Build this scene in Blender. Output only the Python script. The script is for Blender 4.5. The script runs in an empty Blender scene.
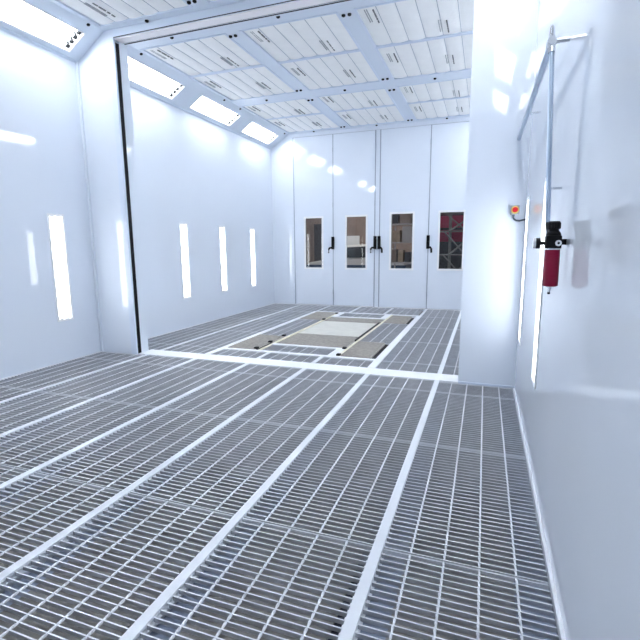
import bpy, bmesh, math, random
from mathutils import Vector, Matrix
random.seed(4)
COL = bpy.context.scene.collection
XL, XR, YP, YB, YF, ZC = -5.241, 0.363, 5.03, 10.92, -2.4, 4.253
BACKF = 5.34            # far edge of the threshold
ZS, XS = 3.94, -4.74    # foot and head of the sloped light band
XM = (XL + XR) / 2

# ------------------------------------------------------------------ materials
def mat(name, col, rough=0.5, metal=0.0, coat=0.0, spec=0.5, noise=0.0, nscale=8.0, bump=0.0, bscale=60.0, emit=None, estr=0.0):
    m = bpy.data.materials.new(name); m.use_nodes = True
    nt = m.node_tree; b = nt.nodes['Principled BSDF']
    b.inputs['Base Color'].default_value = (*col, 1)
    b.inputs['Roughness'].default_value = rough
    b.inputs['Metallic'].default_value = metal
    b.inputs['Coat Weight'].default_value = coat
    b.inputs['Coat Roughness'].default_value = 0.02
    b.inputs['Specular IOR Level'].default_value = spec
    if emit:
        b.inputs['Emission Color'].default_value = (*emit, 1)
        b.inputs['Emission Strength'].default_value = estr
    tc = nt.nodes.new('ShaderNodeTexCoord')
    if noise:
        n = nt.nodes.new('ShaderNodeTexNoise'); n.inputs['Scale'].default_value = nscale; n.inputs['Detail'].default_value = 4
        r = nt.nodes.new('ShaderNodeValToRGB')
        r.color_ramp.elements[0].position = 0.3; r.color_ramp.elements[1].position = 0.7
        r.color_ramp.elements[0].color = (*[c * (1 - noise) for c in col], 1)
        r.color_ramp.elements[1].color = (*[min(1, c * (1 + noise)) for c in col], 1)
        nt.links.new(tc.outputs['Object'], n.inputs['Vector'])
        nt.links.new(n.outputs['Fac'], r.inputs['Fac']); nt.links.new(r.outputs['Color'], b.inputs['Base Color'])
    if bump:
        n = nt.nodes.new('ShaderNodeTexNoise'); n.inputs['Scale'].default_value = bscale; n.inputs['Detail'].default_value = 2
        bp = nt.nodes.new('ShaderNodeBump'); bp.inputs['Strength'].default_value = bump; bp.inputs['Distance'].default_value = 0.01
        nt.links.new(tc.outputs['Object'], n.inputs['Vector']); nt.links.new(n.outputs['Fac'], bp.inputs['Height'])
        nt.links.new(bp.outputs['Normal'], b.inputs['Normal'])
    return m

M = {}
M['wall'] = mat('glossy_white_panel', (.76, .815, .905), .035, spec=.6, bump=.008, bscale=1.6)
M['wallr'] = mat('satin_white_panel', (.80, .85, .925), .07, spec=.2, bump=.008, bscale=1.6)
M['fbeam'] = mat('painted_floor_beam', (.76, .79, .84), .4)
M['trim'] = mat('white_trim', (.68, .75, .87), .3)
M['pier'] = M['wall']
M['beam'] = mat('white_floor_beam', (.90, .92, .95), .35)
M['cbeam'] = mat('pale_blue_ceiling_steel', (.69, .76, .86), .35)
M['pink'] = mat('pale_track_cover', (.95, .92, .95), .4)
M['filter'] = mat('ceiling_filter_cloth', (.93, .935, .935), .9, noise=.02, nscale=6, bump=.25, bscale=25)
M['print'] = mat('printed_ink', (.16, .17, .18), .8)
M['print2'] = mat('faded_ink', (.42, .44, .46), .8)
M['black'] = mat('black_rubber', (.006, .006, .008), .55, spec=.2)
M['dark'] = mat('dark_gap', (.02, .022, .028), .6)
M['galv'] = mat('galvanised_steel', (.50, .515, .55), .40, metal=.6, noise=.10, nscale=9)
M['rod'] = mat('bright_rod_lit_top_steel', (.74, .76, .80), .4, metal=.3)  # bright steel of rods and end bars; on bar tops it is painted-in light
M['media'] = mat('grey_pit_filter', (.25, .24, .23), .95, noise=.2, nscale=5, bump=.3)
M['pit'] = mat('pit_concrete', (.10, .11, .15), .9, noise=.1)
M['pitledge'] = mat('pit_ledge_steel', (.27, .315, .41), .5)
M['tube'] = mat('fluorescent_tube', (.9, .9, .9), .4, emit=(.94, .97, 1.0), estr=18)
M['vtube'] = mat('wall_light_tube', (.9, .9, .9), .4, emit=(.94, .97, 1.0), estr=7.5)
M['reflector'] = mat('lamp_reflector', (.93, .94, .95), .35)
M['alu'] = mat('aluminium_stile', (.34, .39, .47), .35, metal=.5)
M['steelpipe'] = mat('steel_pipe', (.42, .50, .62), .3, metal=.7)
M['chrome'] = mat('bright_metal', (.7, .72, .75), .2, metal=.9)
M['redbowl'] = mat('crimson_bowl', (.27, .003, .035), .35, spec=.3)
M['estopred'] = mat('red_button', (.50, .008, .02), .5, spec=.2)
M['estopyel'] = mat('yellow_ring', (.72, .52, .14), .5, spec=.2)
M['greybox'] = mat('grey_plastic', (.33, .37, .40), .5)
M['white'] = mat('plain_white', (.85, .86, .88), .4)
M['cable'] = mat('slate_cable', (.05, .075, .11), .5)
M['taupe'] = mat('taupe_tread_plate', (.42, .395, .36), .55, noise=.15, nscale=20, bump=.3)
M['beige'] = mat('beige_lift_deck', (.62, .61, .56), .6, noise=.06, nscale=5)
M['yellow'] = mat('worn_yellow_strip', (.82, .79, .62), .5, noise=.1)
M['bgwall'] = mat('brown_workshop_wall', (.27, .20, .17), .9, noise=.12, nscale=2)
M['bgfloor'] = mat('workshop_floor', (.22, .20, .19), .8)
M['crimson'] = mat('crimson_panel', (.36, .015, .07), .5)
M['rackdark'] = mat('dark_rack', (.05, .045, .05), .6)
M['rackgrey'] = mat('grey_rack', (.42, .38, .37), .5)
M['rackbrace'] = mat('weathered_rack', (.20, .18, .18), .5, noise=.3, nscale=5)
M['tan'] = mat('tan_boxes', (.38, .28, .20), .8, noise=.2, nscale=10)
M['carwhite'] = mat('car_paint', (.62, .60, .60), .3, coat=.5)
M['carblue'] = mat('dark_blue_car_lower', (.03, .06, .12), .4)
M['carglass'] = mat('tinted_glass', (.02, .025, .03), .1)
M['tyre'] = mat('tyre_rubber', (.02, .02, .022), .8)
def glass():
    m = bpy.data.materials.new('clear_pane'); m.use_nodes = True; nt = m.node_tree; nt.nodes.clear()
    o = nt.nodes.new('ShaderNodeOutputMaterial'); mx = nt.nodes.new('ShaderNodeMixShader')
    t = nt.nodes.new('ShaderNodeBsdfTransparent'); t.inputs['Color'].default_value = (.93, .95, .95, 1)
    g = nt.nodes.new('ShaderNodeBsdfGlossy'); g.inputs['Roughness'].default_value = .02
    f = nt.nodes.new('ShaderNodeFresnel'); f.inputs['IOR'].default_value = 1.45
    nt.links.new(f.outputs[0], mx.inputs[0]); nt.links.new(t.outputs[0], mx.inputs[1]); nt.links.new(g.outputs[0], mx.inputs[2])
    nt.links.new(mx.outputs[0], o.inputs['Surface']); return m
M['glass'] = glass()

# ------------------------------------------------------------------ mesh helpers
def B(): return bmesh.new()
def add_box(bm, x0, x1, y0, y1, z0, z1, fn=None):
    v = []
    for z in (z0, z1):
        for (x, y) in ((x0, y0), (x1, y0), (x1, y1), (x0, y1)):
            p = (x, y, z)
            v.append(bm.verts.new(fn(*p) if fn else p))
    for f in ((0, 3, 2, 1), (4, 5, 6, 7), (0, 1, 5, 4), (1, 2, 6, 5), (2, 3, 7, 6), (3, 0, 4, 7)):
        bm.faces.new([v[i] for i in f])
def add_cyl(bm, p0, p1, r0, r1=None, n=16, caps=True):
    r1 = r0 if r1 is None else r1
    p0, p1 = Vector(p0), Vector(p1); d = (p1 - p0).normalized()
    a = d.orthogonal().normalized(); b = d.cross(a)
    A = [bm.verts.new(p0 + (a * math.cos(t) + b * math.sin(t)) * r0) for t in [2 * math.pi * i / n for i in range(n)]]
    C = [bm.verts.new(p1 + (a * math.cos(t) + b * math.sin(t)) * r1) for t in [2 * math.pi * i / n for i in range(n)]]
    for i in range(n):
        bm.faces.new((A[i], A[(i + 1) % n], C[(i + 1) % n], C[i]))
    if caps: bm.faces.new(A[::-1]); bm.faces.new(C)
def add_lathe(bm, c, axis, prof, n=20):
    c = Vector(c); axis = Vector(axis).normalized(); a = axis.orthogonal().normalized(); b = axis.cross(a); rings = []
    for h, r in prof:
        rings.append([bm.verts.new(c + axis * h + (a * math.cos(2 * math.pi * i / n) + b * math.sin(2 * math.pi * i / n)) * max(r, 1e-4)) for i in range(n)])
    for q in range(len(rings) - 1):
        for i in range(n):
            bm.faces.new((rings[q][i], rings[q][(i + 1) % n], rings[q + 1][(i + 1) % n], rings[q + 1][i]))
    bm.faces.new(rings[0][::-1]); bm.faces.new(rings[-1])
def add_tube(bm, pts, r, n=10):
    pts = [Vector(p) for p in pts]; rings = []
    ref = Vector((0, 0, 1))
    for i, p in enumerate(pts):
        d = (pts[min(i + 1, len(pts) - 1)] - pts[max(i - 1, 0)]).normalized()
        a = d.cross(ref)
        if a.length < .05: a = d.cross(Vector((1, 0, 0)))
        a.normalize(); b = d.cross(a)
        rings.append([bm.verts.new(p + (a * math.cos(2 * math.pi * k / n) + b * math.sin(2 * math.pi * k / n)) * r) for k in range(n)])
    for q in range(len(rings) - 1):
        for k in range(n):
            bm.faces.new((rings[q][k], rings[q][(k + 1) % n], rings[q + 1][(k + 1) % n], rings[q + 1][k]))
    bm.faces.new(rings[0][::-1]); bm.faces.new(rings[-1])
def slab(bm, us, vs, t0, t1, to3, holes=()):
    """a slab over the rectangle us x vs (cut lines) with rectangular holes; to3(u, v, t) gives the point"""
    U = sorted(set([us[0], us[1]] + [h[0] for h in holes] + [h[1] for h in holes]))
    V = sorted(set([vs[0], vs[1]] + [h[2] for h in holes] + [h[3] for h in holes]))
    solid = {}
    for i in range(len(U) - 1):
        for j in range(len(V) - 1):
            cu, cv = (U[i] + U[i + 1]) / 2, (V[j] + V[j + 1]) / 2
            solid[i, j] = not any(h[0] < cu < h[1] and h[2] < cv < h[3] for h in holes)
    cache = {}
    def vt(i, j, t):
        k = (i, j, t)
        if k not in cache: cache[k] = bm.verts.new(to3(U[i], V[j], t1 if t else t0))
        return cache[k]
    for (i, j), s in solid.items():
        if not s: continue
        bm.faces.new((vt(i, j, 0), vt(i, j + 1, 0), vt(i + 1, j + 1, 0), vt(i + 1, j, 0)))
        bm.faces.new((vt(i, j, 1), vt(i + 1, j, 1), vt(i + 1, j + 1, 1), vt(i, j + 1, 1)))
        for (di, dj, a, b) in ((-1, 0, (i, j), (i, j + 1)), (1, 0, (i + 1, j + 1), (i + 1, j)), (0, -1, (i + 1, j), (i, j)), (0, 1, (i, j + 1), (i + 1, j + 1))):
            if not solid.get((i + di, j + dj), False):
                bm.faces.new((vt(*a, 0), vt(*a, 1), vt(*b, 1), vt(*b, 0)))
def obj(name, bm, m, parent=None, smooth=False, bevel=0.0, loc=None):
    bmesh.ops.recalc_face_normals(bm, faces=bm.faces)
    me = bpy.data.meshes.new(name); bm.to_mesh(me); bm.free()
    if smooth:
        for p in me.polygons: p.use_smooth = True
    me.materials.append(M[m] if isinstance(m, str) else m)
    o = bpy.data.objects.new(name, me); COL.objects.link(o)
    if parent: o.parent = parent
    if loc: o.location = loc
    if smooth:
        me.set_sharp_from_angle(angle=math.radians(40))
    if bevel:
        b = o.modifiers.new('bevel', 'BEVEL'); b.width = bevel; b.segments = 2; b.limit_method = 'ANGLE'
    return o
def boxo(name, m, *a, parent=None, bevel=0.0):
    bm = B(); add_box(bm, *a); return obj(name, bm, m, parent, bevel=bevel)
def empty(name, loc, parent=None):
    o = bpy.data.objects.new(name, None); COL.objects.link(o); o.location = loc
    if parent: o.parent = parent
    return o
def tag(o, label=None, cat=None, group=None, kind=None):
    if label: o['label'] = label
    if cat: o['category'] = cat
    if group: o['group'] = group
    if kind: o['kind'] = kind
    return o
def struct(o, label=None): o['kind'] = 'structure'; return tag(o, label)
def copy_tree(o, parent=None):
    c = o.copy(); COL.objects.link(c); c.parent = parent
    for ch in list(o.children): copy_tree(ch, c)
    return c

# ------------------------------------------------------------------ camera
h = 1.5; F_PX, YAW, PITCH, ROLL = 452.2265, 0.3472, -0.1618, -0.0081
cy, sy, cp, sp = math.cos(YAW), math.sin(YAW), math.cos(PITCH), math.sin(PITCH)
fw = Vector((-sy * cp, cy * cp, sp)); rt = Vector((cy, sy, 0)); upv = rt.cross(fw)
r_ = rt * math.cos(ROLL) + upv * math.sin(ROLL); u_ = -rt * math.sin(ROLL) + upv * math.cos(ROLL)
cam = bpy.data.cameras.new('camera'); co = bpy.data.objects.new('camera', cam); COL.objects.link(co)
Rm = Matrix((r_, u_, -fw)).transposed().to_4x4(); co.matrix_world = Matrix.Translation((0, 0, h)) @ Rm
cam.sensor_fit = 'HORIZONTAL'; cam.sensor_width = 36; cam.lens = F_PX / 640 * 36; cam.clip_start = .02; cam.clip_end = 200
bpy.context.scene.camera = co
def px(p):
    d = Vector(p) - Vector((0, 0, h)); z = d.dot(fw)
    if z < .15: return None
    return (320 + F_PX * d.dot(r_) / z, 320 - F_PX * d.dot(u_) / z)
def seen(x0, x1, y0, y1, z=0):
    for i in range(7):
        for j in range(9):
            q = px((x0 + (x1 - x0) * i / 6, y0 + (y1 - y0) * j / 8, z))
            if q and 0 < q[0] < 640 and 0 < q[1] < 640: return True
    return False

# ------------------------------------------------------------------ walls
VZ = (.56, 1.92)
LV = [.35, 1.70, 3.03, 4.47, 5.82, 7.135, 8.455, 9.78]       # left wall lamps, middle of each
RV = [-.75, .6, 3.36, 4.76, 6.1, 7.135, 8.455, 9.78]
W2 = .105
fn = lambda x0: (lambda u, v, t: (x0 + t, u, v))
bm = B(); slab(bm, (YF, YB + .1), (-.4, 4.4), -.12, 0, fn(XL), [(c - W2, c + W2, *VZ) for c in LV])
struct(obj('wall_left', bm, 'wall'))
bm = B(); slab(bm, (YF, YB + .1), (-.4, 4.4), 0, .12, fn(XR), [(c - W2, c + W2, *VZ) for c in RV])
struct(obj('wall_right', bm, 'wallr'))
bm = B(); slab(bm, (XL - .1, XR + .1), (-.4, 4.4), -.12, 0, lambda u, v, t: (u, YF + t, v))
struct(obj('wall_front', bm, 'wall'))
# rear wall around the folding doors
DX0, DX1, DZ1 = -4.63, -.18, 4.17
bm = B(); slab(bm, (XL, XR), (-.4, 4.4), 0, .12, lambda u, v, t: (u, YB + t, v), [(DX0, DX1, -.02, DZ1)])
struct(obj('wall_back', bm, 'wall'))

# partition between the two halves of the booth: jamb on the left, pier on the right, header
bm = B()
prof = [(XL, 5.03), (-4.60, 5.03), (-4.60, 5.05), (-4.64, 5.05), (-4.64, 5.125), (-4.60, 5.125), (-4.60, 5.27), (XL, 5.27)]
b0 = [bm.verts.new((x, y, -.02)) for x, y in prof]; b1 = [bm.verts.new((x, y, ZC)) for x, y in prof]
for i in range(8): bm.faces.new((b0[i], b0[(i + 1) % 8], b1[(i + 1) % 8], b1[i]))
bm.faces.new(b0[::-1]); bm.faces.new(b1)
jamb = struct(obj('wall_partition', bm, 'wall'))
boxo('rubber_seal', 'black', -4.639, -4.603, 5.053, 5.122, .002, 4.11, parent=jamb)['label'] = 'black rubber seal in the jamb'
boxo('corner_trim', 'trim', -4.685, -4.597, 5.022, 5.05, 0, 4.15, parent=jamb)
boxo('corner_post', 'wall', XL, XL + .035, 5.0, 5.03, 0, 3.95, parent=jamb)
pier = struct(obj('wall_pier', (lambda b: (add_box(b, -.209, XR, 5.03, 5.30, -.02, ZC), b)[1])(B()), 'pier'))
boxo('foot_trim', 'trim', -.209, XR, 5.022, 5.03, 0, .022, parent=pier)
bm = B(); add_box(bm, -4.60, -.209, 5.03, 5.27, 4.15, ZC)
hd = struct(obj('wall_header', bm, 'cbeam'))
boxo('track_cover', 'pink', -4.60, -.209, 5.045, 5.175, 4.138, 4.15, parent=hd)['label'] = 'pale strip under the header'
boxo('track_slot', 'dark', -4.60, -.209, 5.180, 5.190, 4.143, 4.15, parent=hd)
boxo('track_slot', 'dark', -4.60, -.209, 5.218, 5.228, 4.143, 4.15, parent=hd)
boxo('track_line', 'dark', -4.60, -.209, 5.024, 5.03, 4.150, 4.158, parent=hd)
struct(boxo('trim_1', 'beam', -4.60, -.209, 5.06, 5.335, -.06, .004)).name = 'trim_1'
bpy.data.objects['trim_1']['label'] = 'white threshold strip across the floor under the header'
boxo('sill_end', 'beam', -.209, XR, 5.302, 5.335, -.06, .004, parent=bpy.data.objects['trim_1'])

# wall lamps: recessed upright light boxes with two tubes
def wall_lamp(side, yc, label, group):
    s = 1 if side == 'L' else -1; x = XL if side == 'L' else XR
    t = empty('wall_light', (x, yc, VZ[0])); tag(t, label, 'light', group)
    f = lambda a, b, c: (s * a, b, c)
    H = VZ[1] - VZ[0]
    bm = B(); slab(bm, (-W2 - .018, W2 + .018), (-.018, H + .018), 0, .006, lambda u, v, w: (s * w, u, v), [(-W2 + .008, W2 - .008, .008, H - .008)])
    obj('frame', bm, 'white', t)
    bm = B(); add_box(bm, -.07, -.06, -W2 + .002, W2 - .002, .002, H - .002, f)
    for (a, b_) in ((-W2 + .002, -W2 + .006), (W2 - .006, W2 - .002)): add_box(bm, -.06, 0, a, b_, .002, H - .002, f)
    for (a, b_) in ((.002, .006), (H - .006, H - .002)): add_box(bm, -.06, 0, -W2 + .006, W2 - .006, a, b_, f)
    obj('reflector', bm, 'reflector', t)
    for dy in (-.045, .045):
        bm = B(); add_cyl(bm, (s * -.030, dy, .03), (s * -.030, dy, H - .03), .026, n=8); obj('tube', bm, 'vtube', t, smooth=True)
    for dy in (-.045, .045):
        for za, zc in ((.006, .028), (H - .028, H - .006)):
            bm = B(); add_box(bm, -.06, -.01, dy - .02, dy + .02, za, zc, f); obj('tube_holder', bm, 'white', t)
ordn = ['nearest', 'second', 'third', 'fourth', 'fifth', 'sixth', 'seventh']
lab = {.35: 'upright left wall light furthest behind the camera side', 1.70: 'upright left wall light second from the front end', 3.03: 'upright wall light in the left wall, nearer end of the front half', 4.47: 'upright wall light in the left wall just before the partition jamb',
       5.82: 'upright wall light in the left wall, mostly hidden behind the partition jamb', 7.135: 'tall upright wall light in the left wall, first one clear beyond the jamb',
       8.455: 'upright wall light in the left wall, middle of the three in full view', 9.78: 'upright wall light in the left wall closest to the rear doors'}
for c in LV: wall_lamp('L', c, lab[c], 'upright lights in the left wall')
labr = {-.75: 'upright right wall light furthest from the pier', .6: 'upright right wall light second furthest from the pier', 3.36: 'upright light strip in the right wall beside the red air filter',
        4.76: 'thin upright light strip in the right wall at the corner with the pier', 6.1: 'upright right wall light just behind the pier', 7.135: 'upright right wall light second behind the pier',
        8.455: 'upright right wall light third behind the pier', 9.78: 'upright right wall light nearest the rear doors'}
for c in RV: wall_lamp('R', c, labr[c], 'upright lights in the right wall')

# ------------------------------------------------------------------ sloped light bands
SL = math.hypot(XS - XL, ZC - ZS); ax, az = (XS - XL) / SL, (ZC - ZS) / SL
def slope3(side):
    def g(s, y, n):         # s up the slope, n into the booth
        x = XL + ax * s + az * n; z = ZS + az * s - ax * n
        return (x, y, z) if side == 'L' else (XL + XR - x, y, z)
    return g
SY_B = [(5.53, 6.89), (7.39, 8.76), (9.26, 10.60)]
SY_F = [(3.48, 4.84), (1.64, 3.0), (-.2, 1.16)]
S0, S1 = .105, .43
nm = {'L': 'left', 'R': 'right'}
for side in 'LR':
    g = slope3(side)
    for (ys, lights, half) in (((5.27, YB), SY_B, 'rear'), ((YF, 5.03), SY_F, 'front')):
        bm = B(); slab(bm, (0, SL), ys, -.02, 0, lambda u, v, t: g(u, v, t), [(S0, S1, a, b_) for a, b_ in lights])
        band = struct(obj('ceiling_' + nm[side] + '_' + half + '_band', bm, 'cbeam')); band.name = 'trim_' + str({'L': {'rear': 2, 'front': 3}, 'R': {'rear': 4, 'front': 5}}[side][half])
        bm = B()
        for s in (.012,): add_box(bm, 0, .03, ys[0], ys[1], 0, .012, lambda a, b_, c: g(a, b_, c))
        obj('edge_bead', bm, 'trim', band)
        for k, (a, b_) in enumerate(lights):
            base = Vector(g(S0, a, 0)); t = empty('slope_light', base)
            wh = {'rear': ['first beyond the header', 'middle of the three over the rear half', 'furthest, by the rear doors'],
                  'front': ['just before the header', 'second before the header', 'third before the header', 'fourth before the header']}[half][k]
            tag(t, 'four-tube light in the %s sloped ceiling band, %s' % (nm[side], wh), 'light', 'four-tube light boxes in the sloped bands')
            G = lambda s, y, n: tuple(Vector(g(s, y, n)) - base)
            bm = B(); add_box(bm, S0 + .002, S1 - .002, a + .002, b_ - .002, -.12, -.11, G)
            add_box(bm, S0 + .002, S0 + .006, a + .002, b_ - .002, -.11, -.001, G); add_box(bm, S1 - .006, S1 - .002, a + .002, b_ - .002, -.11, -.001, G)
            add_box(bm, S0 + .006, S1 - .006, a + .002, a + .006, -.11, -.001, G); add_box(bm, S0 + .006, S1 - .006, b_ - .006, b_ - .002, -.11, -.001, G)
            obj('housing', bm, 'reflector', t)
            bm = B(); slab(bm, (S0 - .012, S1 + .012), (a - .012, b_ + .012), 0, .004, lambda u, v, w: G(u, v, w), [(S0 + .004, S1 - .004, a + .004, b_ - .004)])
            obj('frame', bm, 'white', t)
            for q in range(4):
                s = S0 + .045 + q * (S1 - S0 - .09) / 3
                bm = B(); add_cyl(bm, G(s, a + .06, -.066), G(s, b_ - .06, -.066), .026, n=8); obj('tube', bm, 'tube', t, smooth=True)
                for ya in (a + .012, b_ - .060):
                    bm = B(); add_box(bm, s - .020, s + .020, ya, ya + .048, -.10, -.028, G); obj('tube_clip', bm, 'dark', t)

# ------------------------------------------------------------------ ceiling
xcols = [(-4.68, -3.34), (-3.09, -1.81), (-1.57, -.20)]
yb_rows = [(5.65, 6.74), (6.79, 8.08), (8.46, 9.47), (9.52, 10.74)]
yf_rows = [(3.82, 4.91), (2.48, 3.77), (1.10, 2.11), (-.22, 1.05), (-2.0, -.60)]
holes = [(a, b_, c, d) for a, b_ in xcols for c, d in yb_rows + yf_rows]
bm = B(); slab(bm, (XS - .02, XL + XR - XS + .02), (YF, YB + .1), 0, .06, lambda u, v, t: (u, v, ZC + t), holes)
ceil = struct(obj('ceiling', bm, 'cbeam'))
bm = B()
for a, b_ in xcols:                                # bright lips of the filter frames
    for c, d in yb_rows + yf_rows:
        slab(bm, (a - .022, b_ + .022), (c - .018, d + .018), -.008, .0, lambda u, v, t: (u, v, ZC + t), [(a + .004, b_ - .004, c + .004, d - .004)])
obj('filter_rim', bm, 'trim', ceil)
boxo('roof_liner', 'filter', XS, XL + XR - XS, YF, YB, ZC + .14, ZC + .17, parent=ceil)
# black plugs in the ceiling steel
def plug(x, y, z=ZC - .008, r=.024):
    bm = B(); add_lathe(bm, (x, y, z), (0, 0, -1), [(-.008, r), (.006, r), (.014, r * .6)], 12); obj('black_plug', bm, 'black', ceil, smooth=True)
for x in (-3.30, -3.225, -1.74, -1.665):
    for y in (5.73, 8.0, 8.575, 10.68, 4.825, 2.56): plug(x, y)
for x in (-4.04, -2.49, -.92):
    for y in (5.477, 8.28, 10.83, 5.0, 2.29): plug(x, y)
for y in (5.73, 7.95, 8.55, 10.71, 4.80, 2.56):
    p_ = slope3('L')(SL - .03, y, 0); plug(p_[0], p_[1], p_[2], .022)

def ceiling_filter(a, b_, c, d, label, marks):
    t = empty('ceiling_filter', ((a + b_) / 2, (c + d) / 2, ZC + .02)); tag(t, label, 'filter', 'white ceiling filters')
    w, l = b_ - a, d - c; n = 6; seg = 8; ny = 10
    bm = B(); rows = []
    rs = random.Random(int(1000 * (a + c) + 9e5))
    amp = [.8 + .5 * rs.random() for _ in range(n)]
    for j in range(ny + 1):
        row = []
        for i in range(n * seg + 1):
            k = i / seg; f_ = k - math.floor(k); kk = min(n - 1, int(k))
            z = -.013 * amp[kk] * (math.sin(math.pi * f_) ** .6 if 0 < f_ < 1 else 0) * (1 + .15 * math.sin(j * 1.3 + kk))
            row.append(bm.verts.new((-w / 2 + w * i / (n * seg) + .006 * math.sin(j * .9 + kk * 2) * (0 < i < n * seg), -l / 2 + l * j / ny, z)))
        rows.append(row)
    for j in range(ny):
        for i in range(n * seg):
            bm.faces.new((rows[j][i], rows[j][i + 1], rows[j + 1][i + 1], rows[j + 1][i]))
    add_box(bm, -w / 2, w / 2, -l / 2, l / 2, .012, .03)
    obj('cloth', bm, 'filter', t, smooth=True)
    bm = B()
    for i in range(1, n):
        x = -w / 2 + w * i / n; add_box(bm, x - .003, x + .003, -l / 2, l / 2, -.004, .006)
    obj('seam', bm, 'alu', t)
    for (mx, my) in marks:
        bm = B(); y = my
        for (L, g_) in ((.07, .02), (.10, .025), (.04, .03), (.05, 0)):
            add_box(bm, mx + .05, mx + .066, y, y + L, -.020, -.010); y += L + g_
        obj('printed_text', bm, 'print', t)
        bm = B()
        for x_ in (-.045, -.020):
            y = my - .03
            for L in (.08, .12, .09):
                add_box(bm, mx + x_, mx + x_ + .011, y, y + L, -.020, -.010); y += L + .012
        obj('printed_lettering', bm, 'print2', t)
colw = ['left', 'middle', 'right']
rb = ['first row behind the header', 'second row behind the header', 'third row behind the header', 'last row by the rear doors']
rf = ['first row before the header', 'second row before the header', 'third row before the header', 'fourth row before the header', 'fifth row before the header']
for rows_, names in ((yb_rows, rb), (yf_rows, rf)):
    for j, (c, d) in enumerate(rows_):
        for i, (a, b_) in enumerate(xcols):
            if not seen(a, b_, c, d, ZC): continue
            w, l = b_ - a, d - c
            mk = [(-w / 2 + .13, -l / 2 + (.10 if j % 2 == 0 else .28)), (-w / 2 + .13 + 3.5 * w / 6, -l / 2 + l * (.62 if j % 2 == 0 else .5))]
            if rows_ is yf_rows: mk = [(-w / 2 + .28, .1), (w / 2 - .6, -.2)]
            ceiling_filter(a, b_, c, d, 'pleated white ceiling filter, %s column, %s' % (colw[i], names[j]), mk)

# ------------------------------------------------------------------ floor
NB = 7; PB = .8; BW = .052
beams = [XR - PB * k for k in range(NB + 1)]
bm = B(); add_box(bm, XL - .1, XR + .1, YF, YB + .1, -.42, -.16)
floor = struct(obj('floor', bm, 'pit'))
bm = B()
for k in range(NB):
    x1, x0 = beams[k] - .03, beams[k + 1] + .03
    add_box(bm, x0 + .105, x1 - (.135 if k == 0 else .055), YF + .1, YB, -.070, -.058)
obj('pit_filter', bm, 'media', floor)
bm = B()
for k in range(NB):
    x1, x0 = beams[k] - .012, beams[k + 1] + .012
    add_box(bm, x0, x0 + .128, YF + .1, YB, -.085, -.072)
    if k == 0: add_box(bm, x1 - .16, x1, YF + .1, YB, -.085, -.072)
obj('pit_ledge', bm, 'pitledge', floor)
def floor_beam(x, y0, y1, w, label):
    bm = B(); add_box(bm, x - w / 2, x + w / 2, y0, y1, -.012, .004); add_box(bm, x - .006, x + .006, y0, y1, -.16, -.012)
    add_box(bm, x - w / 2 - .012, x + w / 2 + .012, y0, y1, -.030, -.0215)
    o = struct(obj('trim_%d' % floor_beam.n, bm, 'fbeam'), label); floor_beam.n += 1; return o
floor_beam.n = 6
for k in range(1, NB):
    floor_beam(beams[k], YF, 5.06, BW, 'white floor beam between gratings in the front half')
PIT = (-3.637, -1.265)
for k in range(1, NB):
    x = beams[k]
    if k in (2, 5):
        pass
    elif k in (3, 4):
        floor_beam(x, 5.335, 5.70, BW, 'short white floor beam before the lift frame'); floor_beam(x, 9.80, YB, BW, 'short white floor beam before the rear doors')
    else: floor_beam(x, 5.335, YB, BW, 'white floor beam between gratings in the rear half')
floor_beam(-1.237, 9.80, YB, BW, 'white floor beam'); floor_beam(-3.637, 9.80, YB, BW, 'white floor beam')
for x, s, k in ((XR, -1, 'right'), (XL, 1, 'left')):
    bm = B(); add_box(bm, min(x, x + s * .016), max(x, x + s * .016), YF, YB, -.036, .003)
    struct(obj('baseboard_' + k, bm, 'beam'))
bm = B(); add_box(bm, XL, XR, YB - .02, YB, -.036, .004); struct(obj('baseboard_back', bm, 'beam'))

meshcache = {}
def grating_mesh(w, l, rods):
    key = (round(w, 3), round(l, 3), rods)
    if key in meshcache: return meshcache[key]
    bm = B(); n = max(2, round(l / .0405)); p = l / n
    for i in range(1, n):
        y = -l / 2 + i * p; add_box(bm, -w / 2, w / 2, y - .0030, y + .0030, -.020, 0)
    for s in (-1, 1):
        y = s * (l / 2 - .004); add_box(bm, -w / 2, w / 2, y - .0020, y + .0020, -.020, .0005)
    nbar = len(bm.faces) - 12
    for r in range(rods):
        x = (r - (rods - 1) / 2) * PB / 5; q = .0052; prev = None; nt_ = max(2, int(l / .018))
        for j in range(nt_ + 1):
            y = -l / 2 + l * j / nt_; th = j * math.pi / 4.5
            ring = [bm.verts.new((x + q * 1.3 * math.cos(th + k * math.pi / 2), y, -.0035 + q * 1.3 * math.sin(th + k * math.pi / 2))) for k in range(4)]
            if prev:
                for k in range(4): bm.faces.new((prev[k], prev[(k + 1) % 4], ring[(k + 1) % 4], ring[k]))
            else: bm.faces.new(ring[::-1])
            prev = ring
        bm.faces.new(prev)
    bmesh.ops.recalc_face_normals(bm, faces=bm.faces)
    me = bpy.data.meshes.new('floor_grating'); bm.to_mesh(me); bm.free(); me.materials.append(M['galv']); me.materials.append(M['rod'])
    for p in me.polygons: p.material_index = 1 if p.index >= nbar or (p.normal.z > .9) else 0  # upward faces of the bars take the brighter steel, painting in light from above
    meshcache[key] = me
    return me
def grating(x0, x1, y0, y1, rods, label, group, z=0.0):
    o = bpy.data.objects.new('floor_grating', grating_mesh(x1 - x0, y1 - y0, rods)); COL.objects.link(o)
    o.location = ((x0 + x1) / 2, (y0 + y1) / 2, z); tag(o, label, 'grating', group); return o
bayn = ['bay along the right wall', 'second bay from right wall', 'third bay from the right wall', 'middle bay', 'third bay from the left wall', 'second bay from the left wall', 'bay along the left wall']
fr = [(4.66, 5.055), (3.352, 4.655), (2.044, 3.347), (.736, 2.039), (-.572, .731)]
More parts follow.
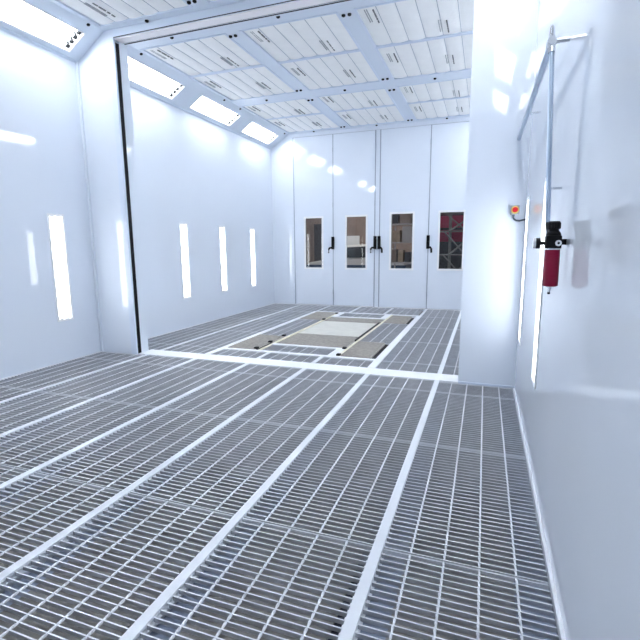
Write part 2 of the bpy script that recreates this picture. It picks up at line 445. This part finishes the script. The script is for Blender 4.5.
frn = ['short piece touching the threshold', 'first full panel before threshold', 'second full panel before threshold', 'third full panel before threshold', 'fourth full panel before threshold']
for k in range(NB):
    x1, x0 = beams[k] - .028, beams[k + 1] + .028
    if k == NB - 1: x0 = XL + .024
    if k == 0: x1 = XR - .024
    for (a, b_), n_ in zip(fr, frn):
        if not seen(x0, x1, a, b_): continue
        bb = min(b_, 5.02) if k == NB - 1 or k == 0 else b_
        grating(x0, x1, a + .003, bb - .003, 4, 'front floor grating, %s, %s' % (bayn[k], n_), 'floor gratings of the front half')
br = [(5.34, 5.70), (5.75, 7.055), (7.06, 8.365), (8.37, 9.675), (9.68, 10.895)]
brn = ['short piece behind the threshold', 'second panel behind threshold', 'third panel behind threshold', 'fourth panel behind threshold', 'last panel by the rear doors']
for k in range(NB):
    x1, x0 = beams[k] - .028, beams[k + 1] + .028
    if k == NB - 1: x0 = XL + .024
    if k == 0: x1 = XR - .024
    mid = k in (2, 3, 4)
    for j, ((a, b_), n_) in enumerate(zip(br, brn)):
        if mid and j in (1, 2, 3): continue
        if j == 0 and not mid: b_ = 5.745
        if mid and j == 4: a = 9.805
        if k == 2: x1 = -1.31 if j != 4 else x1
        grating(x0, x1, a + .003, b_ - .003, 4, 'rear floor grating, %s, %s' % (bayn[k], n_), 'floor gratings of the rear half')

# vehicle lift frame let into the rear floor
lf = empty('vehicle_lift', (-2.45, 7.7, 0)); tag(lf, 'white steel frame of the vehicle lift let into the rear floor', 'lift frame')
def rel(bm_fn, name, m, lab=None):
    bm = B(); bm_fn(bm); bmesh.ops.translate(bm, verts=bm.verts, vec=(2.45, -7.7, 0)); o = obj(name, bm, m, lf)
    if lab: o['label'] = lab
    return o
rail = lambda *a: (lambda b: add_box(b, *a))
ZT = .006
rel(rail(-3.68, -3.595, 5.335, 9.80, -.10, ZT), 'long_rail', 'beam')
rel(rail(-1.310, -1.215, 5.335, 9.80, -.10, ZT), 'long_rail', 'beam')
rel(rail(-3.595, -1.310, 5.70, 5.785, -.10, ZT), 'cross_rail', 'beam')
rel(rail(-3.595, -1.310, 9.725, 9.80, -.10, ZT), 'cross_rail', 'beam')
rel(rail(-3.040, -1.860, 6.20, 6.285, -.10, ZT), 'cross_rail', 'beam')
rel(rail(-3.040, -1.860, 9.12, 9.20, -.10, ZT), 'cross_rail', 'beam')
rel(rail(-3.075, -3.040, 5.785, 9.725, -.10, ZT), 'inner_rail', 'yellow', 'worn yellow inner rail')
rel(rail(-1.860, -1.825, 5.785, 9.725, -.10, ZT), 'inner_rail', 'yellow', 'worn yellow inner rail')
rel(rail(-1.990, -1.860, 5.785, 6.20, -.10, ZT), 'filler_plate', 'beam')
rel(rail(-1.990, -1.860, 9.20, 9.725, -.10, ZT), 'filler_plate', 'beam')
rel(rail(-3.040, -2.93, 9.20, 9.725, -.10, ZT), 'filler_plate', 'beam')
rel(rail(-3.100, -3.070, 5.79, 6.30, -.02, ZT + .003), 'edge_strip', 'black', 'black rubber edge strip')
rel(rail(-1.905, -1.858, 6.90, 8.66, -.02, ZT + .003), 'edge_strip', 'black', 'black rubber edge strip')
rel(rail(-1.385, -1.312, 5.88, 6.80, -.09, -.02), 'edge_strip', 'black', 'black slot beside the right rail')
rel(rail(-1.385, -1.312, 8.66, 9.58, -.09, -.02), 'edge_strip', 'black', 'black slot beside the right rail')
for x, y in ((-3.13, 5.86), (-3.13, 6.33), (-3.13, 6.85), (-3.06, 8.69), (-3.06, 9.56), (-1.88, 6.25), (-1.84, 5.83)):
    rel(lambda b, x=x, y=y: add_box(b, x - .025, x + .025, y - .035, y + .035, ZT, ZT + .022), 'stop_block', 'black', 'small black stop block')
# plates and gratings inside the frame
def plate(name, x0, x1, y0, y1, m, label, ridged=True, z=0.0, along='x'):
    bm = B(); add_box(bm, x0, x1, y0, y1, z - .03, z)
    if ridged:
        n = int((y1 - y0) / .055)
        for i in range(n):
            y = y0 + (i + .5) * (y1 - y0) / n; add_box(bm, x0 + .01, x1 - .01, y - .011, y + .011, z, z + .010)
    bmesh.ops.translate(bm, verts=bm.verts, vec=(2.45, -7.7, 0)); return tag(obj(name, bm, m, lf), label)
plate('lift_plate', -3.593, -3.112, 5.80, 6.84, 'taupe', 'taupe ribbed plate in the near left corner of the lift frame')
plate('lift_plate', -3.593, -3.077, 8.66, 9.72, 'taupe', 'taupe ribbed plate in the far left corner of the lift frame')
plate('lift_plate', -1.823, -1.39, 5.86, 6.82, 'taupe', 'taupe ribbed plate in the near right corner of the lift frame')
plate('lift_plate', -1.823, -1.39, 8.66, 9.62, 'taupe', 'taupe ribbed plate in the far right corner of the lift frame')
plate('lift_deck', -3.038, -1.90, 6.29, 7.22, 'taupe', 'wide taupe deck plate at the near end of the lift centre', True, -.012)
plate('lift_deck', -3.038, -1.90, 7.225, 8.62, 'beige', 'plain beige deck in the middle of the lift centre', False, -.010)
plate('lift_deck', -3.038, -1.90, 8.625, 9.115, 'taupe', 'wide taupe deck plate at the far end of the lift centre', True, -.012)
GG = 'small gratings inside the lift frame'
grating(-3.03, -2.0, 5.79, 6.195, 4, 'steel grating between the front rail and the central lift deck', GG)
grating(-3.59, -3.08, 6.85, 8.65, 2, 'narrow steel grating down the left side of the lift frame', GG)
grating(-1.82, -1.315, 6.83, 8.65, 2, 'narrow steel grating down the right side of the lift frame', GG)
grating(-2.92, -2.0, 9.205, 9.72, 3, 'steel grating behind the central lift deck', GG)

# ------------------------------------------------------------------ folding rear doors
leaves = [(-4.618, -3.592, -4.334, -3.872, .951, 2.209), (-3.574, -2.536, -3.243, -2.735, .948, 2.214),
          (-2.398, -1.262, -2.138, -1.612, .946, 2.250), (-1.244, -.195, -1.009, -.474, .946, 2.250)]
lev = [(-3.583, -1), (-2.512, -1), (-2.412, 1), (-1.253, 1)]
for i, (x0, x1, wx0, wx1, wz0, wz1) in enumerate(leaves):
    bm = B(); slab(bm, (x0, x1), (.01, DZ1 - .01), .0, .06, lambda u, v, t: (u, YB + t, v), [(wx0, wx1, wz0, wz1)])
    d = struct(obj('door_%d' % (i + 1), bm, 'wall'), 'white folding door leaf, %s from the left' % ordn[i].replace('nearest', 'first'))
    bm = B(); slab(bm, (wx0 - .03, wx1 + .03), (wz0 - .03, wz1 + .03), -.012, .012, lambda u, v, t: (u, YB + t, v), [(wx0 + .012, wx1 - .012, wz0 + .012, wz1 - .012)])
    obj('window_frame', bm, 'white', d)
    bm = B(); add_box(bm, wx0 + .005, wx1 - .005, YB + .028, YB + .034, wz0 + .005, wz1 - .005); obj('window_pane', bm, 'glass', d)
    # latch
    lx, sd = lev[i]
    bm = B(); add_box(bm, lx - .034, lx + .034, YB - .055, YB - .004, 1.42, 1.73)
    lt = obj('door_latch', bm, 'black', d, bevel=.01)
    bm = B(); add_cyl(bm, (lx, YB - .06, 1.46), (lx, YB - .11, 1.46), .02)
    add_tube(bm, [(lx, YB - .095, 1.46), (lx + sd * .06, YB - .10, 1.455), (lx + sd * .085, YB - .10, 1.42), (lx + sd * .088, YB - .10, 1.33)], .023)
    obj('lever', bm, 'black', lt, smooth=True)
bm = B()
for x in (-3.583, -1.253, -4.628): add_box(bm, x - .010, x + .010, YB - .006, YB + .05, .005, DZ1 - .005)
for x in (-2.527, -2.408): add_box(bm, x - .012, x + .012, YB - .008, YB + .05, .005, DZ1 - .005)
dj = struct(obj('door_5', bm, 'alu'), 'aluminium stiles between the folding door leaves')
boxo('centre_stile', 'wall', -2.515, -2.420, YB, YB + .05, .005, DZ1 - .005, parent=dj)
for x in (-3.583, -1.253, -2.527, -2.408):
    for z in (.35, 2.5, 3.8):
        bm = B(); add_cyl(bm, (x, YB - .012, z - .06), (x, YB - .012, z + .06), .012, n=10); obj('hinge', bm, 'alu', dj, smooth=True)

# ------------------------------------------------------------------ emergency stop, air line, regulator
es = empty('emergency_stop', (.262, 5.03, 1.84)); tag(es, 'grey box with a red emergency stop button on the white pier', 'switch')
bm = B(); add_box(bm, -.042, .042, -.045, 0, -.045, .045); obj('housing', bm, 'greybox', es, bevel=.006)
bm = B(); add_lathe(bm, (0, -.045, 0), (0, -1, 0), [(0, .038), (.004, .038), (.005, .036)], 24); obj('yellow_ring', bm, 'estopyel', es, smooth=True)
bm = B(); add_lathe(bm, (0, -.048, 0), (0, -1, 0), [(0, .014), (.014, .014), (.015, .025), (.024, .026), (.030, .020), (.031, .002)], 24); obj('button', bm, 'estopred', es, smooth=True)
bm = B(); add_cyl(bm, (-.01, -.022, -.045), (-.01, -.022, -.062), .011); obj('cable_gland', bm, 'cable', es)
bm = B(); add_tube(bm, [(.252, 5.008, 1.778), (.252, 5.008, 1.765), (.262, 5.008, 1.748), (.28, 5.008, 1.738), (.31, 5.008, 1.734), (.335, 5.01, 1.740), (.362, 5.012, 1.745)], .0085)
tag(obj('power_cable', bm, 'cable', smooth=True), 'short dark cable curving from the emergency stop to the right wall', 'cable')

J = Vector((.275, 2.80, 2.535)); E_ = Vector((.262, 5.03, 2.52)); Bt = Vector((.303, 2.68, 1.60))
bm = B(); add_tube(bm, [J + (E_ - J) * .012, E_], .018, 14)
ap = tag(obj('air_pipe', bm, 'steelpipe', smooth=True), 'long steel air pipe running along the right wall into the pier', 'pipe')
bm = B(); add_tube(bm, [J - (E_ - J) * .01, J + (E_ - J) * .025], .022, 14); add_tube(bm, [J, J + Vector((0, -.01, .06))], .009, 10)
add_tube(bm, [J, J + Vector((.082, 0, .0))], .012, 10); add_lathe(bm, J + Vector((0, 0, .03)), (0, 0, 1), [(0, .013), (.03, .010), (.045, .006)], 10)
obj('pipe_joint', bm, 'chrome', ap, smooth=True)
bm = B(); add_tube(bm, [J + (Bt - J) * .035, Bt], .0125, 14)
dp = tag(obj('drop_pipe', bm, 'steelpipe', ap, smooth=True), 'upright pipe down to the air filter')
bm = B(); add_tube(bm, [J + (Bt - J) * .03, J + (Bt - J) * .06], .018, 12); obj('collar', bm, 'chrome', dp, smooth=True)
for z_ in (.8,):
    p = J + (Bt - J) * z_; bm = B(); add_box(bm, p.x, XR - .003, p.y - .006, p.y + .006, p.z - .006, p.z + .006); obj('pipe_clip', bm, 'chrome', dp)
for f_ in (.6,):
    p = J + (E_ - J) * f_; bm = B(); add_box(bm, p.x, XR - .003, p.y - .008, p.y + .008, p.z - .006, p.z + .006); obj('pipe_clip', bm, 'chrome', ap)

RX, RY = .302, 2.42
rg = empty('air_filter', (RX, RY, 1.27)); tag(rg, 'black air regulator with a crimson filter bowl on the right wall', 'air filter')
rg.scale = (1.0, 1.0, 1.06); zb = lambda z: z - 1.27
bm = B(); add_lathe(bm, (0, 0, zb(1.298)), (0, 0, 1), [(0, .024), (.004, .033), (.02, .0345), (.165, .0325), (.172, .030)], 28); obj('bowl', bm, 'redbowl', rg, smooth=True)
bm = B(); add_lathe(bm, (0, 0, zb(1.463)), (0, 0, 1), [(0, .034), (.006, .034)], 28); obj('collar', bm, 'chrome', rg, smooth=True)
bm = B(); add_box(bm, -.033, .033, -.033, .033, zb(1.469), zb(1.525))
add_lathe(bm, (0, 0, zb(1.525)), (0, 0, 1), [(0, .034), (.012, .030), (.022, .022), (.03, .020)], 24)
add_cyl(bm, (0, .02, zb(1.50)), (0, .26, zb(1.585)), .013); obj('body', bm, 'black', rg, bevel=.004)
bm = B(); add_lathe(bm, (0, 0, zb(1.552)), (0, 0, 1), [(0, .022), (.003, .027), (.030, .027), (.036, .022), (.037, .004)], 20)
for k in range(12):
    a = k * math.pi / 6; add_box(bm, .0265 * math.cos(a) - .002, .0265 * math.cos(a) + .002, .0265 * math.sin(a) - .002, .0265 * math.sin(a) + .002, zb(1.556), zb(1.58))
obj('knob', bm, 'black', rg)
bm = B(); add_lathe(bm, (.018, -.033, zb(1.492)), (0, -1, 0), [(0, .013), (.012, .013), (.0125, .012)], 20); pt = obj('port_ring', bm, 'white', rg, smooth=True)
bm = B(); add_lathe(bm, (.018, -.0455, zb(1.492)), (0, -1, 0), [(0, .0055), (.001, .0055)], 14); obj('port_hole', bm, 'black', pt)
bm = B(); add_cyl(bm, (-.03, 0, zb(1.492)), (-.058, 0, zb(1.492)), .008)
add_lathe(bm, (-.055, 0, zb(1.492)), (-1, 0, 0), [(0, .020), (.004, .024), (.020, .024)], 24); gg = obj('gauge', bm, 'black', rg, smooth=True)
bm = B(); add_lathe(bm, (-.075, 0, zb(1.492)), (-1, 0, 0), [(0, .0235), (.010, .0235), (.011, .022)], 24); obj('gauge_face', bm, 'white', gg, smooth=True)
bm = B(); add_lathe(bm, (0, 0, zb(1.298)), (0, 0, -1), [(0, .012), (.008, .012), (.009, .006), (.026, .006)], 14); obj('drain_valve', bm, 'chrome', rg, smooth=True)
bm = B(); add_lathe(bm, (-.004, -.006, zb(1.272)), (0, 0, -1), [(0, .006), (.008, .006)], 10); obj('drain_tap', bm, 'black', rg)
bm = B(); add_box(bm, .0, XR - RX, .03, .05, zb(1.485), zb(1.51)); obj('wall_bracket', bm, 'black', rg)

# ------------------------------------------------------------------ workshop behind the doors
bm = B(); add_box(bm, -14, 8, YB + .14, 20, -.1, -.02); struct(obj('floor_workshop', bm, 'bgfloor'))
bm = B(); add_box(bm, -14, 8, 17.0, 17.2, -.1, 6); struct(obj('wall_workshop', bm, 'bgwall'))
wd = tag(empty('workshop_window', (-6.05, 16.98, 0)), 'dark narrow door in the brown workshop wall, seen through the first leaf', 'door')
bm = B(); add_box(bm, -.30, .32, -.04, 0, .05, 2.35); obj('door_panel', bm, 'rackdark', wd)
bm = B(); slab(bm, (-.36, .38), (0, 2.42), -.06, 0, lambda u, v, t: (u, t, v), [(-.30, .32, .05, 2.35)]); obj('door_frame', bm, 'bgwall', wd)
wd.name = 'workshop_door'
# white board
bm = B(); add_box(bm, -5.25, -4.5, 16.88, 16.93, -.02, 1.88)
tag(obj('white_screen', bm, 'white'), 'white board standing behind the parked car', 'board')
# car, side on, seen through the second leaf
car = empty('parked_car', (-4.15, 15.65, -.02)); car.scale = (.88, 1.1, 1.06); tag(car, 'pale car parked in the workshop behind the second door leaf', 'car')
prof = [(-1.9, .35), (-1.95, .75), (-1.75, .92), (-.95, 1.02), (-.45, 1.45), (.9, 1.50), (1.6, 1.05), (1.95, .95), (2.0, .4)]
def extr(pr, y0, y1, inset=0):
    bm = B(); a = [bm.verts.new((x, y0 + (inset if z > 1.1 else 0), z)) for x, z in pr]; b = [bm.verts.new((x, y1 - (inset if z > 1.1 else 0), z)) for x, z in pr]
    for i in range(len(pr)): bm.faces.new((a[i], a[(i + 1) % len(pr)], b[(i + 1) % len(pr)], b[i]))
    bm.faces.new(a[::-1]); bm.faces.new(b); return bm
obj('body', extr(prof, -.85, .85, .12), 'carwhite', car, bevel=.04)
obj('side_window', extr([(-.78, 1.06), (-.40, 1.38), (.82, 1.43), (1.3, 1.08)], -.875, -.74), 'carglass', car)
obj('lower_body', extr([(-1.97, .28), (-1.97, .84), (2.02, .84), (2.02, .28)], -.88, .88), 'carblue', car)
for x in (-1.25, 1.3):
    for y in (-.9, .68):
        bm = B(); add_cyl(bm, (x, y, .34), (x, y + .22, .34), .34, n=24); wh = obj('wheel', bm, 'tyre', car)
        bm = B(); add_cyl(bm, (x, y - .01, .34), (x, y + .05, .34), .2, n=20); obj('hub_cap', bm, 'greybox', wh)
# shelving with clutter
rs = random.Random(11)
def rack(x0, x1, y, zs, m, label, brace):
    t = empty('storage_rack', ((x0 + x1) / 2, y, -.02)); tag(t, label, 'rack', 'workshop racks behind the doors')
    w = (x1 - x0) / 2
    for x in (-w, 0, w):
        for yy in (-.3, .3):
            bm = B(); add_box(bm, x - .018, x + .018, yy - .02, yy + .02, 0, zs[-1] + .3); obj('post', bm, m, t)
    for z in zs:
        bm = B(); add_box(bm, -w, w, -.32, .32, z - .014, z + .014); obj('shelf', bm, m, t)
    if brace:
        for k in range(len(zs) - 1):
            bm = B(); add_tube(bm, [(0, -.33, zs[k]), (w, -.33, zs[k + 1])], .022, 8); add_tube(bm, [(-w * .2, -.33, zs[k + 1]), (w * .6, -.33, zs[k])], .018, 8); obj('brace', bm, m, t)
rack(-3.15, -1.75, 12.9, [.5, 1.05, 1.6, 2.1, 2.6], 'rackgrey', 'grey workshop rack of boxes behind the third door leaf', False)
rack(-1.68, -.2, 13.4, [.6, 1.25, 1.9, 2.4], 'rackbrace', 'braced grey workshop rack before crimson panels behind the fourth leaf', True)
k = 0
sp_ = ['tan', 'rackdark', 'bgwall', 'crimson', 'tan', 'rackgrey', 'bgwall']
for zi, z in enumerate([.5, 1.05, 1.6, 2.1]):
    x = -3.07
    while x < -1.95:
        w = rs.uniform(.14, .28); hh = rs.uniform(.22, .42)
        if abs(x + w + .03 + 2.6) < .0: pass
        bm = B(); add_box(bm, x, x + w, 12.72, 13.05, z - .005, z + hh); add_box(bm, x + w * .2, x + w * .8, 12.715, 12.72, z + .05 + hh * .3, z + hh * .7)
        mm = sp_[k % 7]
        o = obj('storage_box', bm, mm); tag(o, '%s box on the %s shelf of the grey rack behind the third door leaf' % ({'tan': 'tan', 'rackdark': 'black', 'crimson': 'crimson', 'bgwall': 'brown', 'rackgrey': 'grey'}[mm], ['lowest', 'second', 'third', 'top'][zi]), 'box', 'boxes on the rack behind the third door leaf'); k += 1
        x += w + rs.uniform(.04, .12)
mc = tag(empty('machine_cabinet', (-.95, 14.1, -.02)), 'tall black cabinet with three crimson panels behind the braced rack', 'cabinet')
bm = B(); add_box(bm, -.80, .78, -.2, .25, 0, 3.2); obj('cabinet_body', bm, 'rackdark', mc)
for z0, z1 in ((1.62, 1.95), (2.02, 2.36), (2.44, 2.70)):
    bm = B(); add_box(bm, -.77, .75, -.24, -.2, z0, z1); obj('panel', bm, 'crimson', mc)
bm = B(); add_box(bm, -1.9, .6, 14.6, 14.7, -.02, 3.4); tag(obj('black_partition', bm, 'rackdark'), 'black partition behind the crimson panels', 'partition')

# ------------------------------------------------------------------ light and view
def area(loc, size, power, rot=(0, 0, 0), name='workshop_lamp', col=(1, .93, .85)):
    l = bpy.data.lights.new(name, 'AREA'); l.energy = power; l.size = size; l.color = col
    o = bpy.data.objects.new(name, l); COL.objects.link(o); o.location = loc; o.rotation_euler = rot
area((-3, 13.5, 5.6), 3, 330)
w = bpy.data.worlds.new('world'); bpy.context.scene.world = w; w.use_nodes = True
w.node_tree.nodes['Background'].inputs[0].default_value = (.75, .85, 1, 1); w.node_tree.nodes['Background'].inputs[1].default_value = .25
sc = bpy.context.scene
sc.view_settings.view_transform = 'Standard'; sc.view_settings.look = 'None'; sc.view_settings.exposure = -.36; sc.view_settings.gamma = 1; sc.view_settings.use_curve_mapping = False
sc.cycles.max_bounces = 10; sc.cycles.diffuse_bounces = 6; sc.cycles.glossy_bounces = 5; sc.cycles.transparent_max_bounces = 8
